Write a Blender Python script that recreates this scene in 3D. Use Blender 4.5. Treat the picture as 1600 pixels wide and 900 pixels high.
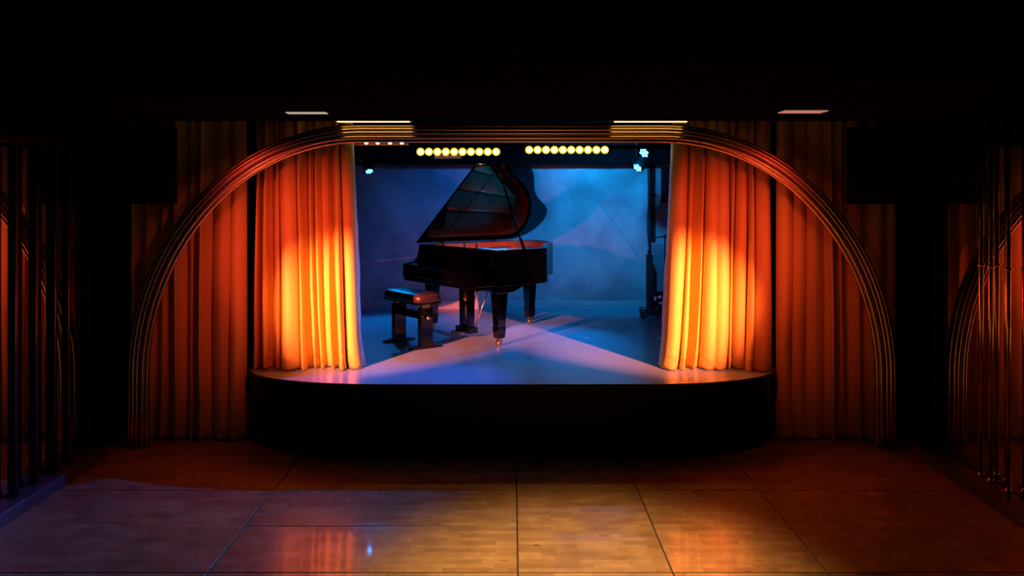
import bpy, math, random
from mathutils import Vector, Matrix

for o in list(bpy.data.objects):
    bpy.data.objects.remove(o)
scene = bpy.context.scene
col = scene.collection
PI = math.pi
random.seed(7)

# ------------------------------------------------------------------ camera
H = 2.3
cam_d = bpy.data.cameras.new('camera')
cam_d.sensor_width = 36.0
cam_d.lens = 36.0 * 1300 / 1600
cam_d.shift_y = -150 / 1600
cam = bpy.data.objects.new('camera', cam_d)
cam.location = (0, 0, H)
cam.rotation_euler = (PI / 2, 0, 0)
col.objects.link(cam)
scene.camera = cam

# ------------------------------------------------------------------ world, exposure
w = bpy.data.worlds.new('night')
scene.world = w
w.use_nodes = True
w.node_tree.nodes['Background'].inputs[0].default_value = (0.35, 0.05, 0.12, 1)
w.node_tree.nodes['Background'].inputs[1].default_value = 0.0006
scene.view_settings.view_transform = 'Standard'
scene.view_settings.look = 'None'
scene.view_settings.exposure = 0.0
scene.view_settings.gamma = 1.0
scene.view_settings.use_curve_mapping = False


def spot(name, loc, target, power, color, half_deg, blend=0.5, radius=0.04):
    d = bpy.data.lights.new(name, 'SPOT')
    d.energy = power
    d.color = color
    d.spot_size = math.radians(2 * half_deg)
    d.spot_blend = blend
    d.shadow_soft_size = radius
    o = bpy.data.objects.new(name, d)
    o.location = loc
    o.rotation_euler = (Vector(target) - Vector(loc)).to_track_quat('-Z', 'Y').to_euler()
    col.objects.link(o)
    return o


RED = (1.0, 0.155, 0.10)
BLUE = (0.0, 0.28, 1.0)
YEL = (1.0, 0.55, 0.10)
# front-of-house amber-red spotlights on the two sides of the dance floor
spot('front_spotlight_left', (-3.2, 4.2, 2.55), (-1.40, 8.05, 1.10), 8200, RED, 10.8, 1.0, 0.035)
spot('added_flood_left', (-3.25, 4.1, 2.55), (-1.66, 8.05, 1.60), 540, (1.0, 0.06, 0.05), 16, 1.0, 0.035)  # wider red flood added to soften the edge of the left spotlight
spot('front_spotlight_right', (3.2, 4.2, 2.55), (1.40, 8.05, 1.10), 8200, RED, 10.8, 1.0, 0.035)
spot('added_flood_right', (3.25, 4.1, 2.55), (1.66, 8.05, 1.60), 480, (1.0, 0.06, 0.05), 16, 1.0, 0.035)  # same added softening flood on the right
# added red fill on the curtains, unseen lamps aimed outwards from mid-ceiling
spot('added_side_wash_left', (-0.6, 5.2, 2.88), (-2.12, 7.8, 1.62), 190, (1.0, 0.035, 0.05), 20, 1.0, 0.05)
spot('added_side_wash_right', (0.6, 5.2, 2.88), (2.12, 7.8, 1.62), 165, (1.0, 0.035, 0.05), 20, 1.0, 0.05)
# unseen red spot added to brighten the piano interior
spot('added_piano_spot', (2.6, 5.2, 2.82), (-0.15, 9.95, 1.70), 650, (1.0, 0.10, 0.12), 6.5, 0.6, 0.03)
# amber downlight over the dance floor
spot('dance_floor_downlight', (0.35, 4.7, 2.90), (0.40, 4.85, 0.0), 680, (1.0, 0.64, 0.30), 31.5, 1.0, 0.08)
# added blue lamps washing back wall and deck, hidden above the arch
spot('added_wall_wash_right', (1.30, 9.75, 3.02), (1.20, 11.76, 2.1), 280, (0.0, 0.34, 1.0), 45, 0.9, 0.06)
spot('added_wall_wash_left', (-0.7, 9.75, 3.02), (-0.75, 11.76, 1.7), 75, (0.0, 0.20, 1.0), 45, 1.0, 0.06)
spot('added_deck_wash', (0.0, 8.3, 3.05), (0.0, 8.7, 0.64), 38, BLUE, 44, 0.8, 0.10)

# ------------------------------------------------------------------ materials
MATS = {}


def mat(name, color, rough=0.5, metal=0.0, coat=0.0, emit=None, estr=0.0, sheen=0.0, spec=0.5):
    m = bpy.data.materials.new(name)
    m.use_nodes = True
    b = m.node_tree.nodes['Principled BSDF']
    b.inputs['Base Color'].default_value = (*color, 1)
    b.inputs['Roughness'].default_value = rough
    b.inputs['Metallic'].default_value = metal
    b.inputs['Coat Weight'].default_value = coat
    b.inputs['Coat Roughness'].default_value = 0.04
    b.inputs['Specular IOR Level'].default_value = spec
    b.inputs['Sheen Weight'].default_value = sheen
    if emit:
        b.inputs['Emission Color'].default_value = (*emit, 1)
        b.inputs['Emission Strength'].default_value = estr
    MATS[name] = m
    return m


def nodes(m):
    return m.node_tree.nodes, m.node_tree.links, m.node_tree.nodes['Principled BSDF']


def mottle(m, c1, c2, scale=3.0, bump=0.0, bscale=30.0, detail=6.0, rough=None, dist=0.0):
    N, L, b = nodes(m)
    tc = N.new('ShaderNodeTexCoord')
    n = N.new('ShaderNodeTexNoise')
    n.inputs['Scale'].default_value = scale
    n.inputs['Detail'].default_value = detail
    n.inputs['Distortion'].default_value = dist
    L.new(tc.outputs['Object'], n.inputs['Vector'])
    r = N.new('ShaderNodeValToRGB')
    r.color_ramp.elements[0].position = 0.32
    r.color_ramp.elements[0].color = (*c1, 1)
    r.color_ramp.elements[1].position = 0.68
    r.color_ramp.elements[1].color = (*c2, 1)
    L.new(n.outputs['Fac'], r.inputs['Fac'])
    L.new(r.outputs['Color'], b.inputs['Base Color'])
    if rough:
        mr = N.new('ShaderNodeMapRange')
        mr.inputs['From Min'].default_value = 0.3
        mr.inputs['From Max'].default_value = 0.7
        mr.inputs['To Min'].default_value = rough[0]
        mr.inputs['To Max'].default_value = rough[1]
        L.new(n.outputs['Fac'], mr.inputs['Value'])
        L.new(mr.outputs['Result'], b.inputs['Roughness'])
    if bump:
        n2 = N.new('ShaderNodeTexNoise')
        n2.inputs['Scale'].default_value = bscale
        n2.inputs['Detail'].default_value = 5
        L.new(tc.outputs['Object'], n2.inputs['Vector'])
        bp = N.new('ShaderNodeBump')
        bp.inputs['Strength'].default_value = bump
        bp.inputs['Distance'].default_value = 0.02
        L.new(n2.outputs['Fac'], bp.inputs['Height'])
        L.new(bp.outputs['Normal'], b.inputs['Normal'])
    return m


def wood_floor():
    m = mat('parquet', (0.4, 0.2, 0.07), 0.3, coat=0.22)
    N, L, b = nodes(m)
    b.inputs['Coat Roughness'].default_value = 0.055
    b.inputs['Specular IOR Level'].default_value = 0.3
    tc = N.new('ShaderNodeTexCoord')
    mp = N.new('ShaderNodeMapping')
    L.new(tc.outputs['Object'], mp.inputs['Vector'])
    oi = N.new('ShaderNodeObjectInfo')
    cb = N.new('ShaderNodeCombineXYZ')
    mul = N.new('ShaderNodeMath'); mul.operation = 'MULTIPLY'; mul.inputs[1].default_value = 7.0
    L.new(oi.outputs['Random'], mul.inputs[0])
    L.new(mul.outputs[0], cb.inputs[0])
    L.new(cb.outputs[0], mp.inputs['Location'])
    br = N.new('ShaderNodeTexBrick')
    br.offset = 0.37
    br.inputs['Color1'].default_value = (0.44, 0.25, 0.10, 1)
    br.inputs['Color2'].default_value = (0.29, 0.15, 0.056, 1)
    br.inputs['Mortar'].default_value = (0.22, 0.11, 0.04, 1)
    br.inputs['Scale'].default_value = 1.0
    br.inputs['Mortar Size'].default_value = 0.0012
    br.inputs['Bias'].default_value = -0.1
    br.inputs['Brick Width'].default_value = 0.23
    br.inputs['Row Height'].default_value = 0.056
    L.new(mp.outputs[0], br.inputs['Vector'])
    # stains and wear
    n = N.new('ShaderNodeTexNoise'); n.inputs['Scale'].default_value = 5.0; n.inputs['Detail'].default_value = 8
    L.new(mp.outputs[0], n.inputs['Vector'])
    rp = N.new('ShaderNodeValToRGB')
    rp.color_ramp.elements[0].position = 0.3; rp.color_ramp.elements[0].color = (0.55, 0.5, 0.45, 1)
    rp.color_ramp.elements[1].position = 0.6; rp.color_ramp.elements[1].color = (1, 1, 1, 1)
    L.new(n.outputs['Fac'], rp.inputs['Fac'])
    mx = N.new('ShaderNodeMix'); mx.data_type = 'RGBA'; mx.blend_type = 'MULTIPLY'; mx.inputs[0].default_value = 0.8
    L.new(br.outputs['Color'], mx.inputs[6]); L.new(rp.outputs['Color'], mx.inputs[7])
    # dark scuffs
    mp2 = N.new('ShaderNodeMapping'); mp2.inputs['Scale'].default_value = (0.55, 1.3, 1)
    L.new(mp.outputs[0], mp2.inputs['Vector'])
    n3 = N.new('ShaderNodeTexNoise'); n3.inputs['Scale'].default_value = 9.0; n3.inputs['Detail'].default_value = 3
    L.new(mp2.outputs[0], n3.inputs['Vector'])
    rp3 = N.new('ShaderNodeValToRGB')
    rp3.color_ramp.elements[0].position = 0.70; rp3.color_ramp.elements[0].color = (1, 1, 1, 1)
    rp3.color_ramp.elements[1].position = 0.76; rp3.color_ramp.elements[1].color = (0.3, 0.25, 0.22, 1)
    L.new(n3.outputs['Fac'], rp3.inputs['Fac'])
    mx2 = N.new('ShaderNodeMix'); mx2.data_type = 'RGBA'; mx2.blend_type = 'MULTIPLY'; mx2.inputs[0].default_value = 1.0
    L.new(mx.outputs[2], mx2.inputs[6]); L.new(rp3.outputs['Color'], mx2.inputs[7])
    L.new(mx2.outputs[2], b.inputs['Base Color'])
    mr = N.new('ShaderNodeMapRange')
    mr.inputs['From Min'].default_value = 0.3; mr.inputs['From Max'].default_value = 0.7
    mr.inputs['To Min'].default_value = 0.38; mr.inputs['To Max'].default_value = 0.22
    L.new(n.outputs['Fac'], mr.inputs['Value'])
    L.new(mr.outputs[0], b.inputs['Roughness'])
    return m


def velvet(name, c1, c2):
    m = mat(name, c1, 0.75, sheen=0.25, spec=0.2)
    N, L, b = nodes(m)
    b.inputs['Sheen Tint'].default_value = (1.0, 0.55, 0.3, 1)
    b.inputs['Sheen Roughness'].default_value = 0.4
    tc = N.new('ShaderNodeTexCoord')
    mp = N.new('ShaderNodeMapping'); mp.inputs['Scale'].default_value = (30, 30, 6)
    L.new(tc.outputs['Object'], mp.inputs['Vector'])
    n = N.new('ShaderNodeTexNoise'); n.inputs['Scale'].default_value = 6; n.inputs['Detail'].default_value = 6
    L.new(mp.outputs[0], n.inputs['Vector'])
    r = N.new('ShaderNodeValToRGB')
    r.color_ramp.elements[0].position = 0.3; r.color_ramp.elements[0].color = (*c1, 1)
    r.color_ramp.elements[1].position = 0.7; r.color_ramp.elements[1].color = (*c2, 1)
    L.new(n.outputs['Fac'], r.inputs['Fac'])
    L.new(r.outputs['Color'], b.inputs['Base Color'])
    bp = N.new('ShaderNodeBump'); bp.inputs['Strength'].default_value = 0.12; bp.inputs['Distance'].default_value = 0.01
    L.new(n.outputs['Fac'], bp.inputs['Height']); L.new(bp.outputs['Normal'], b.inputs['Normal'])
    return m


M_PARQ = wood_floor()
M_GAP = mat('floor_gap', (0.02, 0.012, 0.008), 0.8)
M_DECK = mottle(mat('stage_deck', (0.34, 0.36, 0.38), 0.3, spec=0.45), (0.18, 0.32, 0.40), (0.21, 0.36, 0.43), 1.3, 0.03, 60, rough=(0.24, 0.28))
M_BLACK = mottle(mat('black_paint', (0.006, 0.005, 0.006), 0.7, spec=0.03), (0.004, 0.0035, 0.004), (0.007, 0.006, 0.006), 4)
M_FASCIA = mottle(mat('stage_fascia', (0.005, 0.004, 0.005), 0.5, spec=0.2), (0.003, 0.003, 0.003), (0.006, 0.005, 0.005), 6, 0.05, 12)
M_CEIL = mottle(mat('ceiling_paint', (0.012, 0.007, 0.008), 0.8, spec=0.0), (0.008, 0.003, 0.005), (0.010, 0.004, 0.006), 3)
M_PLASTER = mottle(mat('back_plaster', (0.4, 0.42, 0.45), 0.5), (0.20, 0.22, 0.25), (0.46, 0.48, 0.50), 1.7, 0.35, 14, 8, rough=(0.55, 0.33), dist=0.6)
M_SIDEWALL = mottle(mat('stage_side_paint', (0.2, 0.21, 0.23), 0.6), (0.16, 0.17, 0.19), (0.24, 0.25, 0.27), 3)
M_SKIRT = mat('baseboard_paint', (0.42, 0.42, 0.44), 0.4)
M_VELVET = velvet('orange_velvet', (0.60, 0.48, 0.075), (0.69, 0.60, 0.11))
M_HEM = velvet('orange_velvet_hem', (0.54, 0.42, 0.065), (0.63, 0.53, 0.10))
M_LINING = mottle(mat('curtain_lining', (0.75, 0.7, 0.72), 0.32), (0.6, 0.55, 0.6), (0.85, 0.8, 0.82), 6, 0.3, 8)
M_BRASS = mat('arch_brass', (0.86, 0.56, 0.26), 0.19, 1.0)
M_BRONZE = mat('arch_backing_bronze', (0.45, 0.25, 0.11), 0.5, 0.9)
M_PIANO = mat('piano_lacquer', (0.0012, 0.0012, 0.0014), 0.07, spec=0.7)
M_PBRASS = mat('piano_brass', (0.85, 0.60, 0.28), 0.2, 1.0)
M_GOLD = mottle(mat('plate_gold', (0.7, 0.47, 0.2), 0.4, 0.5), (0.62, 0.40, 0.16), (0.76, 0.52, 0.24), 8)
M_SOUND = mottle(mat('soundboard_spruce', (0.6, 0.38, 0.18), 0.35), (0.55, 0.33, 0.14), (0.66, 0.43, 0.22), 6)
M_STRING = mat('string_steel', (0.7, 0.66, 0.6), 0.25, 1.0)
M_FELT = mat('damper_felt', (0.02, 0.02, 0.02), 0.9)
M_KEYW = mat('key_ivory', (0.8, 0.78, 0.72), 0.25)
M_LEATHER = mottle(mat('bench_leather', (0.03, 0.018, 0.014), 0.32), (0.024, 0.014, 0.011), (0.038, 0.022, 0.017), 20, 0.15, 120)
M_CHROME = mat('chrome', (0.75, 0.75, 0.78), 0.12, 1.0)
M_MIRROR = mat('mirror_silver', (0.80, 0.78, 0.78), 0.0, 1.0)
M_POST = mat('dark_metal_post', (0.02, 0.018, 0.02), 0.25, 0.6)
M_SILL = mottle(mat('dark_sill', (0.05, 0.045, 0.05), 0.3), (0.035, 0.03, 0.035), (0.06, 0.055, 0.06), 6)
M_LAMPB = mat('lamp_black', (0.006, 0.006, 0.007), 0.5, spec=0.25)
M_GRILLE = mottle(mat('speaker_grille', (0.01, 0.01, 0.01), 0.6), (0.006, 0.006, 0.006), (0.014, 0.013, 0.013), 80)
M_LEDY = mat('led_yellow', (1, 0.8, 0.4), 0.3, emit=(1.0, 0.80, 0.32), estr=14)
M_LEDHALO = mat('led_halo', (0.9, 0.6, 0.2), 0.35, emit=(1.0, 0.52, 0.05), estr=1.6)  # emission standing in for the glow around each LED
M_LEDC = mat('led_cyan', (0.4, 0.9, 1), 0.3, emit=(0.10, 0.66, 1.0), estr=6)
M_LEDW = mat('led_warm', (1, 0.85, 0.55), 0.3, emit=(1.0, 0.70, 0.30), estr=20)
M_STRIP = mat('strip_warm', (1, 0.85, 0.55), 0.4, emit=(1.0, 0.74, 0.30), estr=3.0)
M_PANELA = mat('downlight_white', (0.8, 0.8, 0.75), 0.4, emit=(0.9, 0.88, 0.62), estr=0.42)
M_PANELB = mat('downlight_pink', (0.8, 0.6, 0.55), 0.4, emit=(0.95, 0.40, 0.27), estr=0.42)
M_DOOR = mottle(mat('door_paint', (0.3, 0.31, 0.34), 0.45), (0.26, 0.27, 0.3), (0.33, 0.34, 0.37), 4)
M_DGLASS = mat('dark_glass', (0.01, 0.008, 0.012), 0.08)
M_GREY = mat('grey_plastic', (0.18, 0.18, 0.2), 0.5)
M_PALE = mat('pale_plastic', (0.7, 0.66, 0.7), 0.45)
M_REDP = mat('red_plastic', (0.6, 0.12, 0.08), 0.4)
M_CABLE = mat('cable_rubber', (0.02, 0.02, 0.025), 0.45)


# ------------------------------------------------------------------ mesh builder
class MB:
    def __init__(self):
        self.v, self.f, self.smooth = [], [], []

    def add(self, vs, fs, smooth=False):
        n = len(self.v)
        self.v += [tuple(p) for p in vs]
        self.f += [tuple(i + n for i in f) for f in fs]
        self.smooth += [smooth] * len(fs)
        return self

    def box(self, x0, x1, y0, y1, z0, z1):
        vs = [(x, y, z) for z in (z0, z1) for y in (y0, y1) for x in (x0, x1)]
        fs = [(0, 2, 3, 1), (4, 5, 7, 6), (0, 1, 5, 4), (2, 6, 7, 3), (0, 4, 6, 2), (1, 3, 7, 5)]
        return self.add(vs, fs)

    def frustum(self, c0, s0, c1, s1):
        """square-section taper from centre c0 (half sizes s0) to c1 (s1), along z"""
        vs = []
        for c, s in ((c0, s0), (c1, s1)):
            vs += [(c[0] - s[0], c[1] - s[1], c[2]), (c[0] + s[0], c[1] - s[1], c[2]),
                   (c[0] - s[0], c[1] + s[1], c[2]), (c[0] + s[0], c[1] + s[1], c[2])]
        fs = [(0, 2, 3, 1), (4, 5, 7, 6), (0, 1, 5, 4), (2, 6, 7, 3), (0, 4, 6, 2), (1, 3, 7, 5)]
        return self.add(vs, fs)

    def prism(self, poly, axis, a0, a1):
        """poly in 2-D extruded along axis ('x','y','z') from a0 to a1"""
        def P(p, a):
            return {'x': (a, p[0], p[1]), 'y': (p[0], a, p[1]), 'z': (p[0], p[1], a)}[axis]
        n = len(poly)
        vs = [P(p, a0) for p in poly] + [P(p, a1) for p in poly]
        fs = [tuple(range(n - 1, -1, -1)), tuple(range(n, 2 * n))]
        fs += [(i, (i + 1) % n, n + (i + 1) % n, n + i) for i in range(n)]
        return self.add(vs, fs)

    def tube(self, pts, r, seg=8, caps=True):
        pts = [Vector(p) for p in pts]
        rr = r if isinstance(r, (list, tuple)) else [r] * len(pts)
        vs, fs = [], []
        up = None
        for i, p in enumerate(pts):
            a = pts[max(i - 1, 0)]
            c = pts[min(i + 1, len(pts) - 1)]
            t = (c - a).normalized()
            if up is None:
                up = Vector((0, 1, 0)) if abs(t.y) < 0.9 else Vector((1, 0, 0))
            u = (up - t * up.dot(t)).normalized()
            wv = t.cross(u)
            up = u
            for k in range(seg):
                an = 2 * PI * k / seg
                vs.append(p + (u * math.cos(an) + wv * math.sin(an)) * rr[i])
        for i in range(len(pts) - 1):
            for k in range(seg):
                a, b2 = i * seg + k, i * seg + (k + 1) % seg
                fs.append((a, b2, b2 + seg, a + seg))
        self.add(vs, fs, True)
        if caps:
            n = len(self.v) - len(vs)
            self.f.append(tuple(n + k for k in range(seg - 1, -1, -1))); self.smooth.append(False)
            e = n + (len(pts) - 1) * seg
            self.f.append(tuple(e + k for k in range(seg))); self.smooth.append(False)
        return self

    def lathe(self, prof, c=(0, 0, 0), seg=16, axis='z'):
        vs, fs = [], []
        for r, h in prof:
            for k in range(seg):
                a = 2 * PI * k / seg
                x, y = r * math.cos(a), r * math.sin(a)
                if axis == 'z':
                    vs.append((c[0] + x, c[1] + y, c[2] + h))
                elif axis == 'y':
                    vs.append((c[0] + x, c[1] + h, c[2] + y))
                else:
                    vs.append((c[0] + h, c[1] + x, c[2] + y))
        for i in range(len(prof) - 1):
            for k in range(seg):
                a, b2 = i * seg + k, i * seg + (k + 1) % seg
                fs.append((a, b2, b2 + seg, a + seg))
        fs.append(tuple(range(seg - 1, -1, -1)))
        e = (len(prof) - 1) * seg
        fs.append(tuple(e + k for k in range(seg)))
        return self.add(vs, fs, True)

    def build(self, name, m, parent=None, bevel=0.0, segs=2, angle=35, fix=True):
        me = bpy.data.meshes.new(name)
        me.from_pydata(self.v, [], self.f)
        me.polygons.foreach_set('use_smooth', self.smooth)
        if fix:
            import bmesh
            bm = bmesh.new(); bm.from_mesh(me)
            bmesh.ops.recalc_face_normals(bm, faces=bm.faces)
            bm.to_mesh(me); bm.free()
        me.materials.append(m)
        o = bpy.data.objects.new(name, me)
        col.objects.link(o)
        if parent:
            o.parent = parent
        if bevel:
            md = o.modifiers.new('bevel', 'BEVEL')
            md.width = bevel; md.segments = segs; md.limit_method = 'ANGLE'
            md.angle_limit = math.radians(angle)
        return o


def tag(o, label, cat, group=None):
    o['label'] = label
    o['category'] = cat
    if group:
        o['group'] = group
    return o


def struct(o, label=None, cat=None):
    o['kind'] = 'structure'
    if label:
        o['label'] = label
    if cat:
        o['category'] = cat
    return o


def empty(name, loc=(0, 0, 0), rz=0.0):
    e = bpy.data.objects.new(name, None)
    e.empty_display_size = 0.1
    e.location = loc
    e.rotation_euler = (0, 0, rz)
    col.objects.link(e)
    return e


def copy_tree(o, parent=None):
    c = o.copy()
    col.objects.link(c)
    c.parent = parent
    for ch in list(o.children):
        copy_tree(ch, c)
    return c


def spline(pts, n=8, closed=False):
    out = []
    N = len(pts)
    rng = range(N if closed else N - 1)
    for i in rng:
        if closed:
            p0, p1, p2, p3 = [Vector(pts[(i + k) % N]) for k in (-1, 0, 1, 2)]
        else:
            p0, p1, p2, p3 = [Vector(pts[min(max(i + k, 0), N - 1)]) for k in (-1, 0, 1, 2)]
        for k in range(n):
            t = k / n
            out.append(0.5 * ((2 * p1) + (p2 - p0) * t + (2 * p0 - 5 * p1 + 4 * p2 - p3) * t * t + (3 * p1 - p0 - 3 * p2 + p3) * t ** 3))
    if not closed:
        out.append(Vector(pts[-1]))
    return out


ZS = 0.645      # stage deck height
ZC = 2.93       # room ceiling
WX = 3.70       # side wall
YB = 11.76      # stage back wall

# ------------------------------------------------------------------ setting: floor with panels
fl = struct(MB().box(-WX - 0.1, WX + 0.1, -2.6, 8.1, -0.12, -0.012).build('floor', M_GAP), 'brown parquet dance floor laid in large varnished panels', 'floor')
g = 0.0045


def panel(x0, x1, y0, y1):
    # origin at panel corner so the grain pattern differs
    mb = MB().box(0, x1 - x0 - 2 * g, 0, y1 - y0 - 2 * g, -0.03, 0)
    o = mb.build('floor_panel', M_PARQ, fl, bevel=0.002, segs=1)
    o.location = (x0 + g, y0 + g, 0)
    return o


XC = [-WX, -1.84, 0.035, 0.972, 1.91, WX]
for (y0, y1) in ((-2.5, 2.25), (2.25, 3.64), (3.64, 5.03)):
    for i in range(5):
        panel(XC[i], XC[i + 1], y0, y1)
for i in range(5):
    if i == 1:
        panel(XC[i], XC[i + 1], 5.03, 5.73)
        panel(XC[i], XC[i + 1], 5.73, 6.42)
    else:
        panel(XC[i], XC[i + 1], 5.03, 6.42)
    panel(XC[i], XC[i + 1], 6.42, 8.05)

# ceiling, walls
struct(MB().box(-WX - 0.1, WX + 0.1, -2.6, 7.40, ZC, ZC + 0.12).build('ceiling', M_CEIL), 'near black ceiling over the dance floor', 'ceiling')
struct(MB().box(-WX - 0.1, WX + 0.1, 7.40, 8.0, ZC + 0.16, ZC + 0.3).box(-WX - 0.1, WX + 0.1, 7.40, 7.46, ZC + 0.10, ZC + 0.17).box(-3.2, 3.2, 8.0, 12.0, 3.2, 3.3).box(-3.2, 3.2, 7.98, 8.02, 3.08, 3.3).build('ceiling_stage', M_BLACK), 'black ceiling above the stage', 'ceiling')
struct(MB().box(-WX - 0.1, -WX, -2.6, 8.1, 0, 3.3).build('wall_left', M_BLACK), 'black side wall on the left', 'wall')
struct(MB().box(WX, WX + 0.1, -2.6, 8.1, 0, 3.3).build('wall_right', M_BLACK), 'black side wall on the right', 'wall')
struct(MB().box(-WX, WX, -2.6, -2.5, 0, 3.0).build('wall_rear', M_BLACK), 'black rear wall of the room', 'wall')
struct(MB().box(-WX, -2.36, 8.02, 8.1, 0, 3.2).build('wall_end_left', M_BLACK))
struct(MB().box(2.34, WX, 8.02, 8.1, 0, 3.2).build('wall_end_right', M_BLACK))
struct(MB().box(-3.2, 1.96, YB, YB + 0.1, 0, 3.25).build('wall_back', M_PLASTER), 'mottled plaster wall at the back of the stage', 'wall')
struct(MB().box(1.96, 3.2, YB + 0.02, YB + 0.12, 0, 3.25).build('wall_back_recess', M_SIDEWALL))
struct(MB().box(-2.42, -2.32, 8.1, YB, ZS, 3.2).build('wall_stage_left', M_BLACK))
struct(MB().box(2.62, 2.72, 8.1, YB, ZS, 3.2).build('wall_stage_right', M_SIDEWALL))
struct(MB().box(-2.32, 1.95, YB - 0.018, YB, ZS, ZS + 0.118).build('baseboard_back', M_SKIRT, bevel=0.004))
struct(MB().box(-2.32, 2.62, YB - 0.30, YB - 0.02, 2.685, 3.2).build('trim_soffit', M_BLACK), 'black boxed beam along the top of the stage back wall', 'beam')

# stage platform with curved front


def stage_outline():
    pts = []
    xs, yc, yf = 2.46, 7.86, 7.17
    cx = 1.15
    # right side front to back
    left, right = [], []
    for k in range(17):
        a = k / 16 * PI / 2
        pts.append((cx + (xs - cx) * math.cos(a), yc - (yc - yf) * math.sin(a)))
    r = pts
    l = [(-x, y) for x, y in reversed(r)]
    return r, l


R_, L_ = stage_outline()
front = L_[::-1][::-1]
front = [(-x, y) for x, y in R_]           # left side, from back corner to front
front = front + R_[::-1]                   # to right back corner
back = [(2.46, 8.1), (2.62, 8.1), (2.62, YB), (-2.42, YB), (-2.42, 8.1), (-2.46, 8.1)]
stage = struct(empty('stage_platform', (0, 7.17, 0)), 'low stage with a black rounded front and grey painted deck', 'stage')


def rel(pts):
    return [(x, y - 7.17) for x, y in pts]


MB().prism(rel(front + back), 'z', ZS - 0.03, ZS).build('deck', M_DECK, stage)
inner = [(x * 0.995, y + 0.02) for x, y in front]
MB().prism(rel(inner + [(2.44, 8.1), (-2.44, 8.1)]), 'z', 0.0, ZS - 0.03).build('fascia', M_FASCIA, stage)
ed = MB()
ed.tube([(x * 1.001, y - 7.17 - 0.004, ZS - 0.016) for x, y in front], 0.012, 6)
ed.build('edge_trim', M_FASCIA, stage)

# ------------------------------------------------------------------ brass arch
AY = 7.475
arch = tag(empty('proscenium_arch', (0, AY, 0)), 'wide arch of parallel curved brass tubes framing the stage', 'arch')


def arch_path(t, n=72):
    a = 2.099 + (1.915 - 2.099) * t
    b = 2.271 + (2.116 - 2.271) * t
    cx, cz = 1.356, 0.6325
    pts = [(-cx - a, 0.0), (-cx - a, cz * 0.5)]
    for k in range(n + 1):
        an = PI - k / n * PI / 2
        pts.append((-cx + a * math.cos(an), cz + b * math.sin(an)))
    pts += [(-cx * 0.5, cz + b), (0, cz + b)]
    right = [(-x, z) for x, z in reversed(pts[:-1])]
    return pts + right


for t, r, dy in ((0.08, 0.017, 0.0), (0.27, 0.019, -0.012), (0.47, 0.019, -0.012), (0.73, 0.019, -0.006), (0.92, 0.019, 0.008)):
    MB().tube([(x, dy, z) for x, z in arch_path(t)], r, 16).build('tube', M_BRASS, arch)
bk = MB()
A, B = arch_path(0.03), arch_path(0.97)
n = len(A)
vs = [(x, 0.012, z) for x, z in A] + [(x, 0.012, z) for x, z in B] + [(x, 0.05, z) for x, z in A] + [(x, 0.05, z) for x, z in B]
fs = []
for i in range(n - 1):
    fs += [(i, i + 1, n + i + 1, n + i), (2 * n + i, 3 * n + i, 3 * n + i + 1, 2 * n + i + 1), (i, 2 * n + i, 2 * n + i + 1, i + 1), (n + i, n + i + 1, 3 * n + i + 1, 3 * n + i)]
bk.add(vs, fs, False)
bk.build('backing_band', M_BRONZE, arch)

# ------------------------------------------------------------------ curtains


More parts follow.
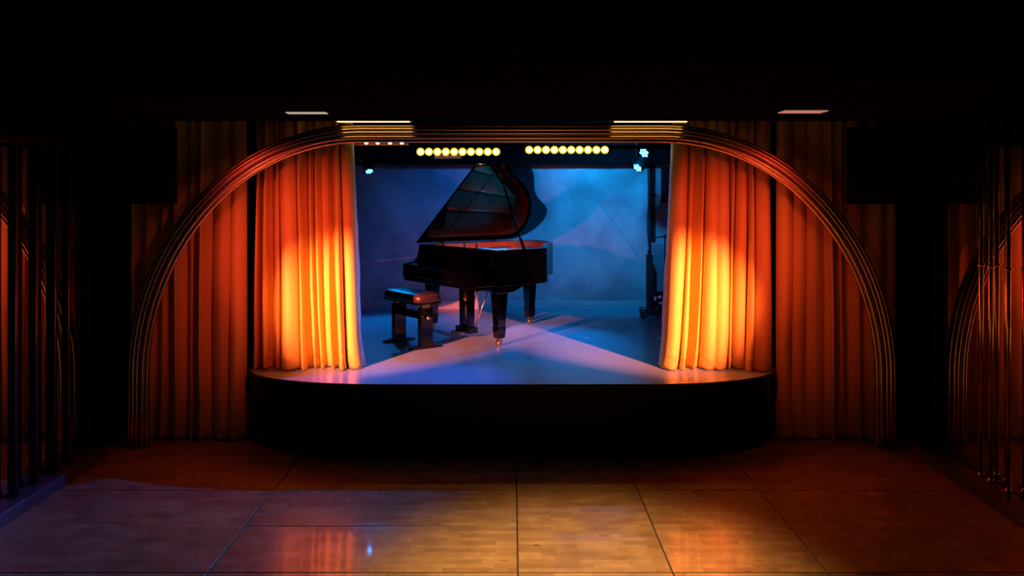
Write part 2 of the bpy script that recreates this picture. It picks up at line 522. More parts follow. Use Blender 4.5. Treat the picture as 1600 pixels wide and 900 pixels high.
def curtain(name, label, yb, z0, z1, top, bot, pleats, amp, seed, lining=None, hem=0.13, group=None, gather=0.0):
    """top / bot = (x0, x1) at top and bottom; hangs along x with irregular pleats"""
    rnd = random.Random(seed)
    W = [rnd.uniform(0.55, 1.5) for _ in range(pleats)]
    S = sum(W)
    edges = [0]
    for q in W:
        edges.append(edges[-1] + q / S)
    ph = [(rnd.uniform(0, 6.3), rnd.uniform(0.3, 1.0)) for _ in range(pleats + 1)]
    pa = [rnd.uniform(0.6, 1.25) for _ in range(pleats)]
    sk = [rnd.uniform(0.35, 0.65) for _ in range(pleats)]
    nu, nv = pleats * 16, 64
    root = empty(name, (0, yb, z0))

    def pt(u, v):
        # v 0 bottom .. 1 top
        x0 = bot[0] + (top[0] - bot[0]) * min(1, v ** 0.55)
        x1 = bot[1] + (top[1] - bot[1]) * min(1, v ** 0.55)
        # pleat index with drift
        uu = u + 0.012 * math.sin(3.0 * v + 9 * u) * (1 - v)
        uu = min(max(uu, 0), 0.99999)
        i = 0
        while uu >= edges[i + 1] and i < pleats - 1:
            i += 1
        t = (uu - edges[i]) / (edges[i + 1] - edges[i])
        s = sk[i]
        t2 = t / s * 0.5 if t < s else 0.5 + (t - s) / (1 - s) * 0.5
        c = 0.5 - 0.5 * math.cos(2 * PI * t2)
        c = 0.45 * c + 0.55 * (1 - abs(2 * t2 - 1))
        A_ = amp * pa[i] * (0.72 + 0.28 * (1 - v) + 0.10 * math.sin(ph[i][0] + 5 * v))
        y = -A_ * c
        # sideways overlap of the fold
        x = x0 + (x1 - x0) * u + 0.25 * A_ * math.sin(2 * PI * t2) * (1.0 if rnd_sign[i] else -1.0)
        # small secondary wrinkles near the hem
        if v < 0.12:
            q = (0.12 - v) / 0.12
            y += 0.006 * q * math.sin(60 * u * pleats / 9 + 7 * v * 20)
            x += 0.008 * q * math.sin(23 * u + 4)
        zz = v * (z1 - z0)
        zz += (1 - v) * 0.012 * math.sin(ph[i][0] + 2 * PI * t)
        return (x, y, max(zz, 0.004))

    rnd_sign = [rnd.random() > 0.5 for _ in range(pleats)]

    def sheet(v0, v1, nv_, dy, off=0.0):
        vs, fs = [], []
        for j in range(nv_ + 1):
            v = v0 + (v1 - v0) * j / nv_
            for i in range(nu + 1):
                x, y, z = pt(i / nu, v)
                vs.append((x, y + dy, z))
        for j in range(nv_):
            for i in range(nu):
                a = j * (nu + 1) + i
                fs.append((a, a + 1, a + nu + 2, a + nu + 1))
        return MB().add(vs, fs, True)

    hv = hem / (z1 - z0)
    c = sheet(0.0, 1.0, nv, 0.0).build('cloth', M_VELVET, root, fix=False)
    md = c.modifiers.new('thick', 'SOLIDIFY'); md.thickness = 0.006; md.offset = 1
    h = sheet(0.0, hv, 8, -0.004).build('hem', M_HEM, root, fix=False)
    md = h.modifiers.new('thick', 'SOLIDIFY'); md.thickness = 0.003; md.offset = 1
    if lining:
        # satin facing turned over the leading edge
        side = 0 if lining < 0 else 1
        vs, fs = [], []
        for j in range(nv + 1):
            v = j / nv
            x, y, z = pt(0.0 if side == 0 else 1.0, v)
            d = -1 if side == 0 else 1
            wv = 0.012 * math.sin(11 * v + seed) + 0.006 * math.sin(37 * v)
            wide = 0.006 + 0.028 * (1 - v) ** 1.5
            for k, (dx, dy) in enumerate(((0.003, -0.012), (wide * 0.6, -0.002), (wide + wv * 0.3, 0.03), (wide * 0.7 + wv * 0.4, 0.10), (0.0, 0.15))):
                vs.append((x + d * dx, y + dy, z))
        for j in range(nv):
            for k in range(4):
                a = j * 5 + k
                fs.append((a, a + 1, a + 6, a + 5))
        lo = MB().add(vs, fs, True).build('lining_edge', M_LINING, root, fix=False)
        md = lo.modifiers.new('thick', 'SOLIDIFY'); md.thickness = 0.003
        lo['label'] = 'pale satin lining turned over the leading edge'
    tag(root, label, 'curtain', group)
    return root


curtain('stage_curtain', 'orange velvet stage curtain gathered left of the piano on the deck', 7.88, ZS, 3.05, (-2.42, -1.535), (-2.43, -1.425), 10, 0.17, 3, lining=1)
curtain('stage_curtain', 'orange velvet stage curtain gathered right of the piano on the deck', 7.88, ZS, 3.05, (1.545, 2.40), (1.425, 2.38), 9, 0.17, 11, lining=-1)
curtain('side_curtain', 'floor-length red-orange curtain behind the left foot of the brass arch', 7.78, 0.01, 3.05, (-3.54, -2.485), (-3.54, -2.485), 8, 0.12, 21)
curtain('side_curtain', 'floor-length red-orange curtain behind the right foot of the brass arch', 7.78, 0.01, 3.05, (2.48, 3.56), (2.48, 3.56), 8, 0.12, 33)

# ------------------------------------------------------------------ grand piano
PA = math.atan2(-0.782, 0.624)
piano = tag(empty('grand_piano', (-0.827, 9.243, ZS), PA), 'glossy black grand piano with raised lid at centre stage', 'piano')
HW = 0.74
bent = [(HW, 0.62), (HW, 0.82), (0.715, 0.95), (0.64, 1.07), (0.50, 1.18), (0.33, 1.30), (0.18, 1.44), (0.06, 1.60), (-0.05, 1.75), (-0.18, 1.85), (-0.34, 1.90), (-0.52, 1.88), (-0.66, 1.79), (-0.73, 1.66), (-HW, 1.50)]
curve = [(p.x, p.y) for p in spline([(x, y, 0) for x, y in bent], 5)]
OUT = [(HW, 0.22)] + curve + [(-HW, 0.22)]     # open outline from right front round the tail to left front


def offset(path, d):
    """inward offset of an open path running counter-clockwise"""
    out = []
    for i, p in enumerate(path):
        a = Vector(path[max(i - 1, 0)]); c = Vector(path[min(i + 1, len(path) - 1)])
        t = (c - a).normalized()
        nrm = Vector((-t.y, t.x))
        out.append((p[0] + nrm.x * d, p[1] + nrm.y * d))
    return out


def ribbon(outer, inner_, z0, z1):
    n_ = len(outer)
    vs = []
    for p, q in zip(outer, inner_):
        vs += [(*p, z0), (*p, z1), (*q, z1), (*q, z0)]
    fs = []
    for i in range(n_ - 1):
        a, b2 = 4 * i, 4 * i + 4
        for k in range(4):
            fs.append((a + k, b2 + k, b2 + (k + 1) % 4, a + (k + 1) % 4))
    fs += [(0, 1, 2, 3), tuple(4 * (n_ - 1) + k for k in (3, 2, 1, 0))]
    return MB().add(vs, fs, False)


IN = offset(OUT, 0.05)
rim = ribbon(OUT, IN, 0.66, 1.03).build('rim', M_PIANO, piano, bevel=0.006, angle=50)
ribbon(offset(OUT, -0.006), offset(OUT, 0.03), 0.645, 0.668).build('rim_moulding', M_PIANO, rim, bevel=0.003, angle=50)
ribbon(IN, offset(OUT, 0.056), 0.90, 1.022).build('inner_rim', M_SOUND, piano)
# arms (cheeks) with their scooped profile
prof = [(0.0, 0.655), (0.0, 0.79), (0.012, 0.812), (0.05, 0.822), (0.10, 0.828), (0.15, 0.842), (0.185, 0.872), (0.205, 0.92), (0.215, 0.985), (0.228, 1.03), (0.30, 1.03), (0.30, 0.655)]
for s in (-1, 1):
    a0, a1 = (HW - 0.07, HW + 0.002) if s > 0 else (-HW - 0.002, -HW + 0.07)
    MB().prism(prof, 'x', a0, a1).build('arm', M_PIANO, piano, bevel=0.007, angle=50)
MB().box(-HW + 0.01, HW - 0.01, 0.01, 0.34, 0.615, 0.668).build('keybed', M_PIANO, piano, bevel=0.006)
MB().box(-HW + 0.07, HW - 0.07, 0.004, 0.034, 0.668, 0.775).build('key_slip', M_PIANO, piano, bevel=0.006)
# closed fallboard with rounded nose
fb = [(0.006, 0.777), (0.004, 0.795), (0.014, 0.808), (0.10, 0.82), (0.19, 0.832), (0.205, 0.84), (0.205, 0.777)]
fbo = MB().prism(fb, 'x', -HW + 0.072, HW - 0.072).build('fallboard', M_PIANO, piano, bevel=0.005, angle=40)
MB().box(-0.05, 0.05, 0.001, 0.008, 0.787, 0.797).build('lock_plate', M_PBRASS, fbo)
MB().box(-HW + 0.05, HW - 0.05, 0.208, 0.232, 0.835, 1.012).build('nameboard', M_PIANO, piano, bevel=0.004)
MB().box(-HW + 0.05, HW - 0.05, 0.21, 0.34, 1.008, 1.028).build('front_top_rail', M_PIANO, piano, bevel=0.006)
# interior
plate_o = offset(OUT, 0.055)
plate = MB().prism([(x, max(y, 0.34)) for x, y in plate_o], 'z', 0.905, 0.925).build('plate', M_GOLD, piano, bevel=0.004)
plate['label'] = 'gold cast-iron plate'
holes = MB()
# soundboard fields framed by plate struts (raised panels of spruce between the struts)
for (x0, x1, xt0, xt1, y1) in ((-0.60, -0.36, -0.58, -0.44, 1.62), (-0.32, -0.06, -0.40, -0.24, 1.66), (-0.02, 0.24, -0.18, 0.02, 1.42), (0.28, 0.58, 0.10, 0.40, 1.08)):
    holes.prism([(x0, 0.62), (x1, 0.62), (xt1, y1), (xt0, y1)], 'z', 0.92, 0.929)
holes.build('soundboard', M_SOUND, piano)
for (xa, ya, xb, yb2) in ((-0.34, 0.42, -0.42, 1.72), (-0.04, 0.42, -0.20, 1.66), (0.26, 0.42, 0.06, 1.42), (0.60, 0.42, 0.46, 1.06)):
    MB().tube([(xa, ya, 0.95), (xb, yb2, 0.94)], 0.018, 6).build('plate_strut', M_GOLD, plate)
st = MB()
rs = random.Random(5)
for i in range(52):
    f = i / 51
    x0 = -0.62 + 1.24 * f
    # length shrinks towards the treble
    y1 = 1.66 - 1.05 * f ** 0.8
    xt = x0 - 0.10 * (1 - f)
    st.tube([(x0, 0.40, 0.958), (xt, y1, 0.952)], 0.0016, 4, False)
so = st.build('strings', M_STRING, piano); so['kind'] = 'stuff'
dm = MB()
for i in range(44):
    x0 = -0.60 + 1.02 * i / 43
    dm.box(x0 - 0.008, x0 + 0.008, 0.52, 0.60, 0.955, 0.985)
do = dm.build('dampers', M_FELT, piano); do['kind'] = 'stuff'
MB().box(-0.66, 0.66, 0.345, 0.46, 0.925, 0.948).build('pin_block', M_GOLD, piano, bevel=0.003)
for x in (-0.36, 0.30):
    MB().box(x - 0.02, x + 0.02, 0.30, 0.335, 1.028, 1.036).lathe([(0.006, 0), (0.014, 0.012), (0.02, 0.03), (0.012, 0.045), (0.004, 0.05)], (x, 0.318, 1.034), 10).build('lid_bumper', M_PBRASS, piano)
# lid, hinged on the bass side
TH = math.radians(37)
XH, ZH = -HW - 0.012, 1.036
lid_out = [(HW + 0.015, 0.20)] + offset(curve, -0.014) + [(-HW - 0.012, 0.20)]


def lid_map(p, h):
    u = p[0] - XH
    return (XH + u * math.cos(TH) - h * math.sin(TH), p[1], ZH + u * math.sin(TH) + h * math.cos(TH))


def lid_plate(poly, h0, h1):
    n_ = len(poly)
    vs = [lid_map(p, h0) for p in poly] + [lid_map(p, h1) for p in poly]
    fs = [tuple(range(n_ - 1, -1, -1)), tuple(range(n_, 2 * n_))] + [(i, (i + 1) % n_, n_ + (i + 1) % n_, n_ + i) for i in range(n_)]
    return MB().add(vs, fs)


YF = 0.52
rest = [(HW + 0.015, YF + 0.003)] + [p for p in offset(curve, -0.014)] + [(-HW - 0.012, YF + 0.003)]
lid = lid_plate(rest, 0.0, 0.024).build('lid', M_PIANO, piano, bevel=0.005, angle=50)
lid_plate([(HW + 0.015, 0.20), (HW + 0.015, YF), (-HW - 0.012, YF), (-HW - 0.012, 0.20)], 0.0, 0.024).build('front_flap', M_PIANO, lid, bevel=0.005, angle=50)
for y in (0.55, 1.35):
    MB().box(XH - 0.01, XH + 0.012, y - 0.05, y + 0.05, 1.018, 1.034).build('hinge', M_PBRASS, lid)
for (u, y) in ((1.36, 0.72), (1.30, 0.98)):
    c = lid_map((XH + u, y), -0.006)
    MB().lathe([(0.012, -0.008), (0.016, 0), (0.012, 0.008)], c, 10).build('lid_stud', M_PBRASS, lid)
top = lid_map((XH + 1.15, 0.80), -0.004)
prop = MB()
b0 = Vector((0.70, 0.67, 1.02)); b1 = Vector(top)
dv = (b1 - b0)
prop.tube([b0, b0 + dv * 0.25, b0 + dv * 0.27, b0 + dv * 0.97, b1], [0.017, 0.017, 0.012, 0.010, 0.007], 8)
po = prop.build('prop_stick', M_PIANO, piano)
MB().lathe([(0.008, -0.012), (0.014, -0.004), (0.014, 0.006), (0.006, 0.012)], tuple(b1), 10).build('prop_tip', M_PBRASS, po)
# legs


def leg(x, y, zt):
    root = MB()
    root.frustum((x, y, zt - 0.02), (0.075, 0.075), (x, y, zt + 0.035), (0.085, 0.085))
    root.frustum((x, y, 0.20), (0.047, 0.047), (x, y, zt - 0.02), (0.067, 0.067))
    root.frustum((x, y, 0.185), (0.053, 0.053), (x, y, 0.205), (0.053, 0.053))
    root.frustum((x, y, 0.085), (0.044, 0.044), (x, y, 0.185), (0.053, 0.053))
    o = root.build('leg', M_PIANO, piano, bevel=0.004)
    c = MB()
    c.lathe([(0.022, 0.07), (0.03, 0.088)], (x, y, 0), 10)
    c.box(x - 0.028, x - 0.02, y - 0.02, y + 0.02, 0.02, 0.08)
    c.box(x + 0.02, x + 0.028, y - 0.02, y + 0.02, 0.02, 0.08)
    c.lathe([(0.02, -0.018), (0.031, -0.014), (0.031, 0.014), (0.02, 0.018)], (x, y, 0.031), 14, 'x')
    c.build('caster', M_PBRASS, o)


leg(-0.655, 0.36, 0.585)
leg(0.655, 0.36, 0.585)
leg(-0.30, 1.58, 0.60)
# leg blocks and beams under the case
for s in (-1, 1):
    x = 0.655 * s
    q = [(0.18, 0.617), (0.20, 0.59), (0.26, 0.575), (0.48, 0.575), (0.56, 0.60), (0.66, 0.645), (0.70, 0.66), (0.18, 0.66)]
    MB().prism(q, 'x', x - 0.085, x + 0.085).build('leg_block', M_PIANO, piano, bevel=0.004)
MB().prism([(-0.46, 1.42), (-0.14, 1.42), (-0.14, 1.70), (-0.46, 1.70)], 'z', 0.60, 0.665).build('leg_block', M_PIANO, piano, bevel=0.004)
MB().prism([(x, max(y, 0.3)) for x, y in offset(OUT, 0.045)], 'z', 0.675, 0.69).build('bottom_board', M_PIANO, piano)
for (xa, ya, xb, yb2) in ((-0.5, 0.34, -0.32, 1.6), (0.5, 0.34, -0.1, 1.55), (0.0, 0.34, -0.2, 1.7)):
    MB().tube([(xa, ya, 0.665), (xb, yb2, 0.665)], 0.03, 4).build('brace', M_PIANO, piano)
# pedal lyre
ly = MB().box(-0.16, 0.16, 0.34, 0.46, 0.575, 0.66).build('lyre_block', M_PIANO, piano, bevel=0.005)
for x in (-0.075, 0.075):
    MB().frustum((x, 0.40, 0.10), (0.030, 0.03), (x, 0.40, 0.58), (0.034, 0.036)).build('lyre_post', M_PIANO, ly, bevel=0.004)
MB().box(-0.135, 0.135, 0.33, 0.46, 0.055, 0.125).build('lyre_box', M_PIANO, ly, bevel=0.008)
for x in (-0.065, 0.0, 0.065):
    MB().tube([(x, 0.35, 0.078), (x, 0.28, 0.072), (x, 0.23, 0.062)], [0.009, 0.012, 0.015], 8).build('pedal', M_PBRASS, ly)
for x in (-0.03, 0.0, 0.03):
    MB().tube([(x, 0.40, 0.12), (x, 0.40, 0.58)], 0.005, 6).build('pedal_rod', M_PBRASS, ly)
for x in (-0.09, 0.09):
    MB().tube([(x, 0.45, 0.12), (x * 1.1, 0.68, 0.64)], 0.007, 6).build('lyre_stay', M_PBRASS, ly)

# ------------------------------------------------------------------ bench
bench = tag(empty('piano_bench', (-1.085, 9.02, ZS), PA), 'low padded piano bench with two wide leg panels before the keyboard', 'bench')
seat = MB()
nx, ny = 24, 14


def sup(t, e):
    c, s = math.cos(t), math.sin(t)
    return math.copysign(abs(c) ** e, c), math.copysign(abs(s) ** e, s)


rings = [(0.90, 0.492), (0.985, 0.497), (1.0, 0.52), (1.0, 0.545), (0.97, 0.565), (0.88, 0.58), (0.6, 0.590), (0.25, 0.594)]
vs, fs = [], []
SG = 40
for sc_, z in rings:
    for k in range(SG):
        cx_, cy_ = sup(2 * PI * k / SG, 0.42)
        vs.append((cx_ * (0.375 - 0.17 * (1 - sc_)) if sc_ > 0.85 else cx_ * 0.375 * sc_, cy_ * (0.175 - 0.17 * (1 - sc_)) if sc_ > 0.85 else cy_ * 0.175 * sc_, z))
for i in range(len(rings) - 1):
    for k in range(SG):
        a, b2 = i * SG + k, i * SG + (k + 1) % SG
        fs.append((a, b2, b2 + SG, a + SG))
fs += [tuple(range(SG - 1, -1, -1)), tuple((len(rings) - 1) * SG + k for k in range(SG))]
so_ = seat.add(vs, fs, True).build('seat_cushion', M_LEATHER, bench)
MB().box(-0.35, 0.35, -0.15, 0.15, 0.472, 0.493).build('seat_board', M_PIANO, bench, bevel=0.004)
for s in (-1, 1):
    x = 0.27 * s
    lo = MB().box(x - 0.035, x + 0.035, -0.075, 0.075, 0.03, 0.43).build('leg_panel', M_PIANO, bench, bevel=0.006)
    MB().prism([(-0.19, 0.0), (0.19, 0.0), (0.19, 0.018), (0.10, 0.034), (-0.10, 0.034), (-0.19, 0.018)], 'x', x - 0.035, x + 0.035).build('foot_bar', M_PIANO, lo, bevel=0.003)
    MB().box(x - 0.02, x + 0.02, -0.05, 0.05, 0.425, 0.475).build('lift_plate', M_PBRASS, lo)
MB().box(-0.24, 0.24, -0.02, 0.02, 0.30, 0.38).build('stretcher', M_PIANO, bench, bevel=0.004)
MB().lathe([(0.008, 0.0), (0.008, 0.03), (0.022, 0.032), (0.022, 0.05), (0.008, 0.055)], (0.305, -0.01, 0.33), 12, 'x').build('knob', M_PBRASS, bench)

# ------------------------------------------------------------------ lighting pipe, LED bars, par lamps
pipe = tag(empty('lighting_pipe', (0, 9.32, 2.80)), 'dark horizontal lighting pipe hung across the stage', 'pipe')
MB().tube([(-2.3, 0, 0), (2.6, 0, 0)], 0.022, 10).build('pipe_tube', M_LAMPB, pipe)
for x in (-1.7, 0.0, 1.9):
    MB().box(x - 0.012, x + 0.012, -0.012, 0.012, 0.02, 0.40).build('hanger', M_LAMPB, pipe)


def led_bar(x, z, label):
    r = tag(empty('led_light_bar', (x, 9.2, z)), label, 'stage light', 'yellow LED bars above the piano')
    MB().box(-0.50, 0.50, 0.012, 0.075, -0.035, 0.035).build('housing', M_LAMPB, r, bevel=0.006)
    for k in range(10):
        ln = MB().lathe([(0.024, -0.004), (0.021, -0.010), (0.012, -0.015), (0.004, -0.017)], (-0.4185 + 0.093 * k, 0.012, 0), 14, 'y').build('lens', M_LEDY, r)
        MB().lathe([(0.044, 0.002), (0.044, -0.004), (0.036, -0.005), (0.024, -0.003)], (-0.4185 + 0.093 * k, 0.012, 0), 16, 'y').build('halo_ring', M_LEDHALO, ln)  # glowing ring in place of the lamp's halo
    for s in (-0.36, 0.36):
        MB().box(s - 0.012, s + 0.012, 0.05, 0.10, 0.03, 0.06).build('bracket', M_LAMPB, r)
    for s in (-0.3, 0.0, 0.3):
        spot('led_bar_light', (x + s, 9.175, z), (x * 0.9 + s, 5.4, 0.0), 7, YEL, 40, 0.9, 0.03)
    return r


led_bar(-0.594, 2.745, 'lit bar of ten yellow lamps hanging above the piano lid, left one')
led_bar(0.609, 2.766, 'lit bar of ten yellow lamps hanging above the piano, right one')


def par(loc, aim, label, power, half, blue=BLUE, scale=1.0, hang=3.2):
    """small round LED wash lamp: can, yoke, front ring, seven lenses"""
    r = tag(empty('par_lamp', loc), label, 'stage light', 'blue LED wash lamps')
    d = (Vector(aim) - Vector(loc)).normalized()
    q = d.to_track_quat('-Y', 'Z')
    r.rotation_euler = q.to_euler()
    s = scale
    MB().lathe([(0.03 * s, 0.16), (0.055 * s, 0.15), (0.07 * s, 0.10), (0.075 * s, 0.0), (0.075 * s, -0.004)], (0, 0, 0), 18, 'y').build('can', M_LAMPB, r)
    cells = [(0, 0)] + [(0.042 * math.cos(k * PI / 3), 0.042 * math.sin(k * PI / 3)) for k in range(6)]
    for (cx_, cz_) in cells:
        MB().lathe([(0.018 * s, -0.004), (0.014 * s, -0.010), (0.004 * s, -0.012)], (cx_ * s, 0, cz_ * s), 10, 'y').build('lens', M_LEDC, r)
    y_ = MB()
    y_.tube([(-0.082 * s, 0.06, 0), (-0.09 * s, 0.06, 0.08), (0, 0.06, 0.12), (0.09 * s, 0.06, 0.08), (0.082 * s, 0.06, 0)], 0.007, 6)
    y_.build('yoke', M_LAMPB, r)
    qi = q.inverted()
    p0 = Vector((0, 0.06, 0.12)); w0 = Vector(loc) + q @ p0
    MB().tube([p0, qi @ (Vector((w0.x, w0.y, hang)) - Vector(loc))], 0.012, 8).build('hanger', M_LAMPB, r)
    p = Vector(loc) + d * 0.03
    spot('par_light', p, aim, power, blue, half, 0.8, 0.025)
    return r


par((-1.94, 11.30, 2.585), (-1.25, 10.1, 0.64), 'glowing blue wash lamp at the left end of the back wall', 190, 36, scale=0.85)
par((1.525, 9.60, 2.755), (-2.7, 5.25, 0.0), 'glowing blue wash lamp beside the right curtain, the higher of two', 1050, 19, (0.0, 0.13, 1.0))
par((1.58, 10.45, 2.605), (0.15, 9.3, 1.2), 'glowing blue wash lamp beside the right curtain, the lower of two', 330, 37)
# unlit-looking lamp seen from the side at the left curtain
r = tag(empty('side_lamp', (-1.80, 9.6, 2.70)), 'small dark lamp seen edge-on at the top of left curtain', 'stage light')
MB().lathe([(0.03, 0.12), (0.05, 0.10), (0.06, 0.0)], (0, 0, -0.05), 14, 'z').build('can', M_LAMPB, r)
MB().tube([(0.02, 0, 0.03), (0.05, 0, -0.02), (0.06, 0, -0.06)], 0.008, 6).build('yoke', M_CHROME, r)
MB().tube([(0, 0, 0.06), (0, 0, 0.50)], 0.012, 8).build('hanger', M_LAMPB, r)

# small four-lamp strip just behind the arch
r = tag(empty('small_lamp_strip', (-1.20, 7.72, 2.752)), 'thin strip with four tiny warm lamps under the arch top', 'stage light')
MB().box(-0.26, 0.24, -0.01, 0.02, -0.02, -0.002).build('rail', M_PBRASS, r)
for x in (-0.15, -0.045, 0.07, 0.18):
    MB().lathe([(0.018, -0.012), (0.016, -0.02), (0.006, -0.024)], (x, 0, 0.008), 10, 'y').build('lens', M_LEDW, r)
MB().box(-0.24, -0.22, 0.0, 0.015, 0.0, 0.33).build('bracket', M_LAMPB, r)

# pale plate under the left LED bar
tag(MB().box(-0.86, -0.56, 9.216, 9.23, 2.668, 2.711).build('pale_plate', M_PALE, bevel=0.003), 'thin pale plate just below the left yellow lamp bar', 'plate')

# ceiling strips and downlights
for x, lab in ((-1.225, 'long warm light strip on the ceiling above the left curtain'), (1.225, 'long warm light strip on the ceiling above the right curtain')):
    r = tag(empty('ceiling_strip_light', (x, 7.36, ZC)), lab, 'ceiling light', 'warm strips along the arch top')
    MB().box(-0.36, 0.36, -0.03, 0.03, -0.006, 0.0).build('frame', M_BRONZE, r)
    MB().box(-0.32, 0.32, -0.022, 0.022, -0.012, -0.005).build('diffuser', M_STRIP, r)
for x0, x1, y0, y1, m, lab in ((-1.77, -1.46, 6.50, 6.60, M_PANELA, 'slim pale ceiling downlight left of the arch top'), (2.09, 2.42, 6.36, 6.54, M_PANELB, 'pinkish square ceiling downlight right of the arch top')):
    r = tag(empty('ceiling_downlight', ((x0 + x1) / 2, (y0 + y1) / 2, ZC)), lab, 'ceiling light')
    hx, hy = (x1 - x0) / 2, (y1 - y0) / 2
    sx = -1 if x0 < 0 else 1
    spot('downlight_beam', ((x0 + x1) / 2, (y0 + y1) / 2, ZC - 0.03), (sx * 2.35, 7.5, 1.75), 14, (1.0, 0.14, 0.06), 34, 1.0, 0.10)
    MB().box(-hx - 0.015, hx + 0.015, -hy - 0.015, hy + 0.015, -0.005, 0).build('frame', M_CEIL, r)
    MB().box(-hx, hx, -hy, hy, -0.012, -0.004).build('diffuser', m, r)

# ------------------------------------------------------------------ loudspeakers hung in the upper corners
for s, lab in ((-1, 'black hanging loudspeaker box in the upper left corner by the arch'), (1, 'black hanging loudspeaker box in the upper right corner by the arch')):
    r = tag(empty('hanging_speaker', (s * 3.36, 7.565, 2.19)), lab, 'loudspeaker')
    MB().box(-0.30, 0.30, -0.025, 0.055, 0, 0.70).build('cabinet', M_LAMPB, r, bevel=0.01)
    MB().box(-0.27, 0.27, -0.036, -0.022, 0.03, 0.67).build('grille', M_GRILLE, r, bevel=0.004)
    MB().box(-0.03, 0.03, 0.0, 0.05, 0.70, 0.90).build('bracket', M_POST, r)

# ------------------------------------------------------------------ mirrors and the post screens in front
for s, lab in ((-1, 'tall wall mirror on the left behind dark posts'), (1, 'tall wall mirror on the right behind brass poles')):
    x = s * 3.69
    r = tag(empty('wall_mirror', (x, 5.6, 0.08)), lab, 'mirror')
    MB().box(-0.01, 0.01, -1.5, 1.42, 0.0, 2.55).build('glass', M_MIRROR, r)
    MB().box(-0.012, 0.014 if s < 0 else 0.012, 1.42, 1.46, 0.0, 2.58).build('frame', M_POST, r)

scr = tag(empty('post_screen', (-3.60, 6.4, 0)), 'row of dark square posts on a low sill before left mirror', 'screen')
MB().box(-0.075, 0.10, -1.6, 0.78, 0, 0.095).build('sill', M_SILL, scr, bevel=0.01)
for y in (6.03, 6.29, 6.55, 6.75):
    MB().box(-0.045, 0.012, y - 6.4 - 0.02, y - 6.4 + 0.02, 0.095, 2.66).build('post', M_POST, scr, bevel=0.003)
    MB().box(-0.055, 0.022, y - 6.4 - 0.03, y - 6.4 + 0.03, 0.095, 0.12).build('post_base', M_POST, scr, bevel=0.003)
    MB().tube([(0.013, y - 6.4 - 0.018, 0.12), (0.013, y - 6.4 - 0.018, 2.66)], 0.003, 6).build('post_edge', M_BRASS, scr)
MB().box(-0.06, 0.03, -1.6, 0.42, 2.66, 2.72).build('top_rail', M_POST, scr, bevel=0.004)

scr = tag(empty('pole_screen', (3.60, 6.4, 0)), 'thin polished brass poles on a low sill before right mirror', 'screen')
MB().box(-0.10, 0.075, -1.6, 0.78, 0, 0.095).build('sill', M_SILL, scr, bevel=0.01)
for y in (6.07, 6.29, 6.42):
    p = MB().tube([(0.02, y - 6.4, 0.095), (0.02, y - 6.4, 2.86)], 0.017, 12).build('pole', M_BRASS, scr)
    for z in (0.10, 1.72):
        MB().lathe([(0.018, -0.015), (0.025, -0.01), (0.025, 0.01), (0.018, 0.015)], (0.02, y - 6.4, z + 0.015), 12).build('collar', M_BRASS, p)

# ------------------------------------------------------------------ stage right corner: door, pipes, gear
d1 = struct(empty('door_1', (2.22, YB, ZS)), 'grey door with a narrow dark window in the stage corner', 'door')
MB().box(-0.20, 0.34, -0.03, 0.01, 0, 2.06).build('leaf', M_DOOR, d1, bevel=0.004)
MB().box(-0.12, 0.0, -0.036, -0.02, 1.50, 2.0).build('pane', M_DGLASS, d1)
MB().box(-0.23, -0.20, -0.05, 0.01, 0, 2.09).build('door_frame', M_SIDEWALL, d1)
MB().box(-0.19, 0.33, -0.037, -0.028, 1.44, 1.455).build('rail', M_SIDEWALL, d1)
for i, (x, lab) in enumerate(((1.945, 'thick dark pipe running down the stage corner'), (2.0, 'thinner dark pipe running down beside the corner door'))):
    r = tag(empty('wall_pipe', (x, YB - 0.05, ZS)), lab, 'pipe')
    MB().tube([(0, 0, 0.0), (0, 0, 2.05)], 0.026 - 0.010 * i, 10).build('pipe_tube', M_LAMPB, r)
    for z in (0.8, 1.6):
        MB().box(-0.035, 0.035, -0.012, 0.03, z, z + 0.03).build('clamp', M_LAMPB, r)

r = tag(empty('column_speaker', (1.875, 11.35, ZS)), 'slim black column speaker standing by the corner pipes', 'loudspeaker')
MB().box(-0.04, 0.04, -0.05, 0.06, 0.02, 0.80).build('cabinet', M_LAMPB, r, bevel=0.006)
MB().box(-0.034, 0.034, -0.056, -0.048, 0.05, 0.77).build('grille', M_GRILLE, r)
MB().box(-0.06, 0.06, -0.08, 0.08, 0.0, 0.022).build('foot', M_LAMPB, r)

r = tag(empty('upright_panel', (2.11, 11.58, ZS)), 'dark upright panel standing behind the boom stand', 'panel')
MB().box(-0.17, 0.17, -0.02, 0.02, 0.02, 0.94).build('board', M_GREY, r, bevel=0.005)
MB().box(-0.17, 0.17, -0.025, 0.025, 0.93, 0.95).build('edge_strip', M_DOOR, r)
for s in (-0.14, 0.14):
    MB().box(s - 0.02, s + 0.02, -0.10, 0.10, 0.0, 0.025).build('foot', M_LAMPB, r)

r = tag(empty('boom_stand', (2.03, 11.05, ZS)), 'thin dark boom stand with horizontal arm beside the curtain', 'stand')
MB().tube([(0, 0, 0.28), (0, 0, 1.06)], 0.010, 8).build('pole', M_LAMPB, r)
MB().tube([(-0.15, 0.02, 1.045), (0.0, 0, 1.065), (0.16, -0.02, 1.11)], 0.008, 8).build('boom_arm', M_LAMPB, r)
MB().lathe([(0.014, -0.02), (0.02, -0.012), (0.02, 0.012), (0.014, 0.02)], (0, 0, 1.065), 10).build('clutch', M_LAMPB, r)
for k in range(3):
    a = k * 2 * PI / 3 + 0.4
    MB().tube([(0, 0, 0.30), (0.22 * math.cos(a), 0.22 * math.sin(a), 0.012)], 0.008, 6).build('leg', M_LAMPB, r)

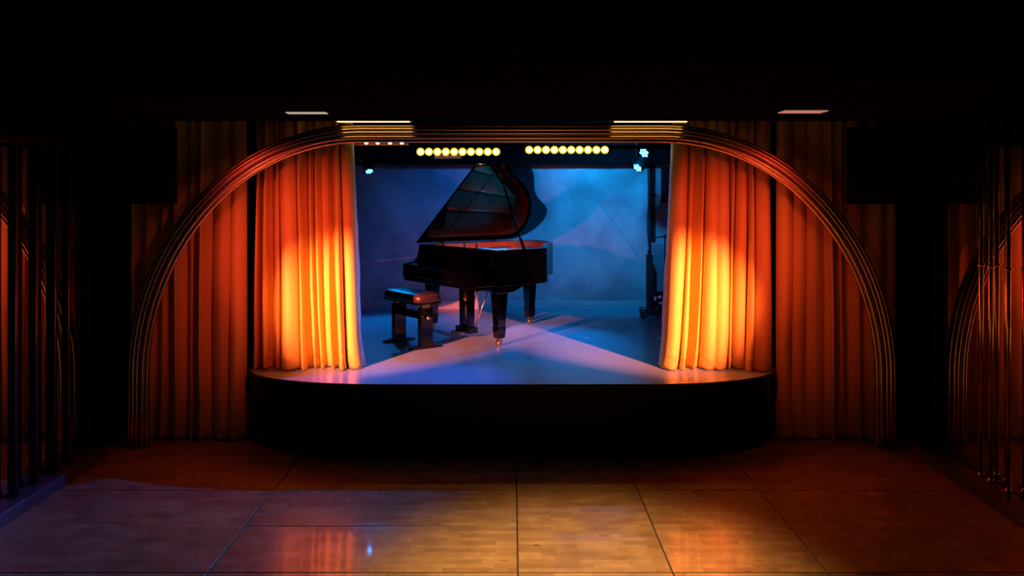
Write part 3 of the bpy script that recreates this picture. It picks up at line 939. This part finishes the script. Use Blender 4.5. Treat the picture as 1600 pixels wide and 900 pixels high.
r = tag(empty('equipment_rack', (2.05, 11.22, ZS)), 'small equipment rack with pale and red modules by the curtain', 'equipment')
MB().box(-0.16, 0.18, 0.0, 0.16, 0.02, 0.30).build('cabinet', M_LAMPB, r, bevel=0.005)
for (x, z, wx, wz, m) in ((-0.12, 0.22, 0.03, 0.05, M_PALE), (-0.06, 0.24, 0.045, 0.035, M_PALE), (0.02, 0.25, 0.03, 0.03, M_REDP), (0.09, 0.25, 0.035, 0.028, M_REDP), (0.09, 0.15, 0.04, 0.05, M_PALE), (-0.05, 0.16, 0.05, 0.03, M_PALE), (0.0, 0.10, 0.022, 0.10, M_PALE), (-0.10, 0.10, 0.02, 0.03, M_REDP)):
    MB().box(x - wx / 2, x + wx / 2, -0.02, 0.005, z - wz / 2, z + wz / 2).build('module', m, r, bevel=0.002)
rs = random.Random(12)
for k in range(9):
    pts = []
    x, y = 1.96 + rs.uniform(-0.12, 0.18), 10.95 + rs.uniform(-0.12, 0.2)
    an = rs.uniform(0, 6.3)
    for i in range(9):
        an += rs.uniform(-1.1, 1.3)
        x += 0.075 * math.cos(an); y += 0.075 * math.sin(an)
        x = min(max(x, 1.72), 2.25); y = min(max(y, 10.75), 11.18)
        pts.append((x, y, ZS + 0.012 + (rs.uniform(0, 0.10) if 0 < i < 8 else 0.0)))
    if k < 4:
        pts.append((2.02 + 0.03 * k, 11.19, ZS + 0.14 + 0.02 * k))
    c = pts[0]
    o = MB().tube([p for p in spline(pts, 4)], 0.008, 6).build('cable', M_CABLE)
    tag(o, 'dark cable in the tangled heap beside the equipment rack', 'cable', 'cables heaped on the stage floor')
for k, (x, e) in enumerate(((1.90, 1.92), (1.92, 1.97))):
    pts = [(x, YB - 0.10, 2.68), (x + 0.01, YB - 0.11, 2.2), (x - 0.005, YB - 0.10, 1.8), (e, YB - 0.14, 1.46)]
    tag(MB().tube(spline(pts, 6), 0.007, 6).build('hanging_cable', M_CABLE), ('thin cable hanging in the corner, nearer the mottled wall', 'thin cable hanging in the corner, nearer the pipes')[k], 'cable', 'hanging corner cables')
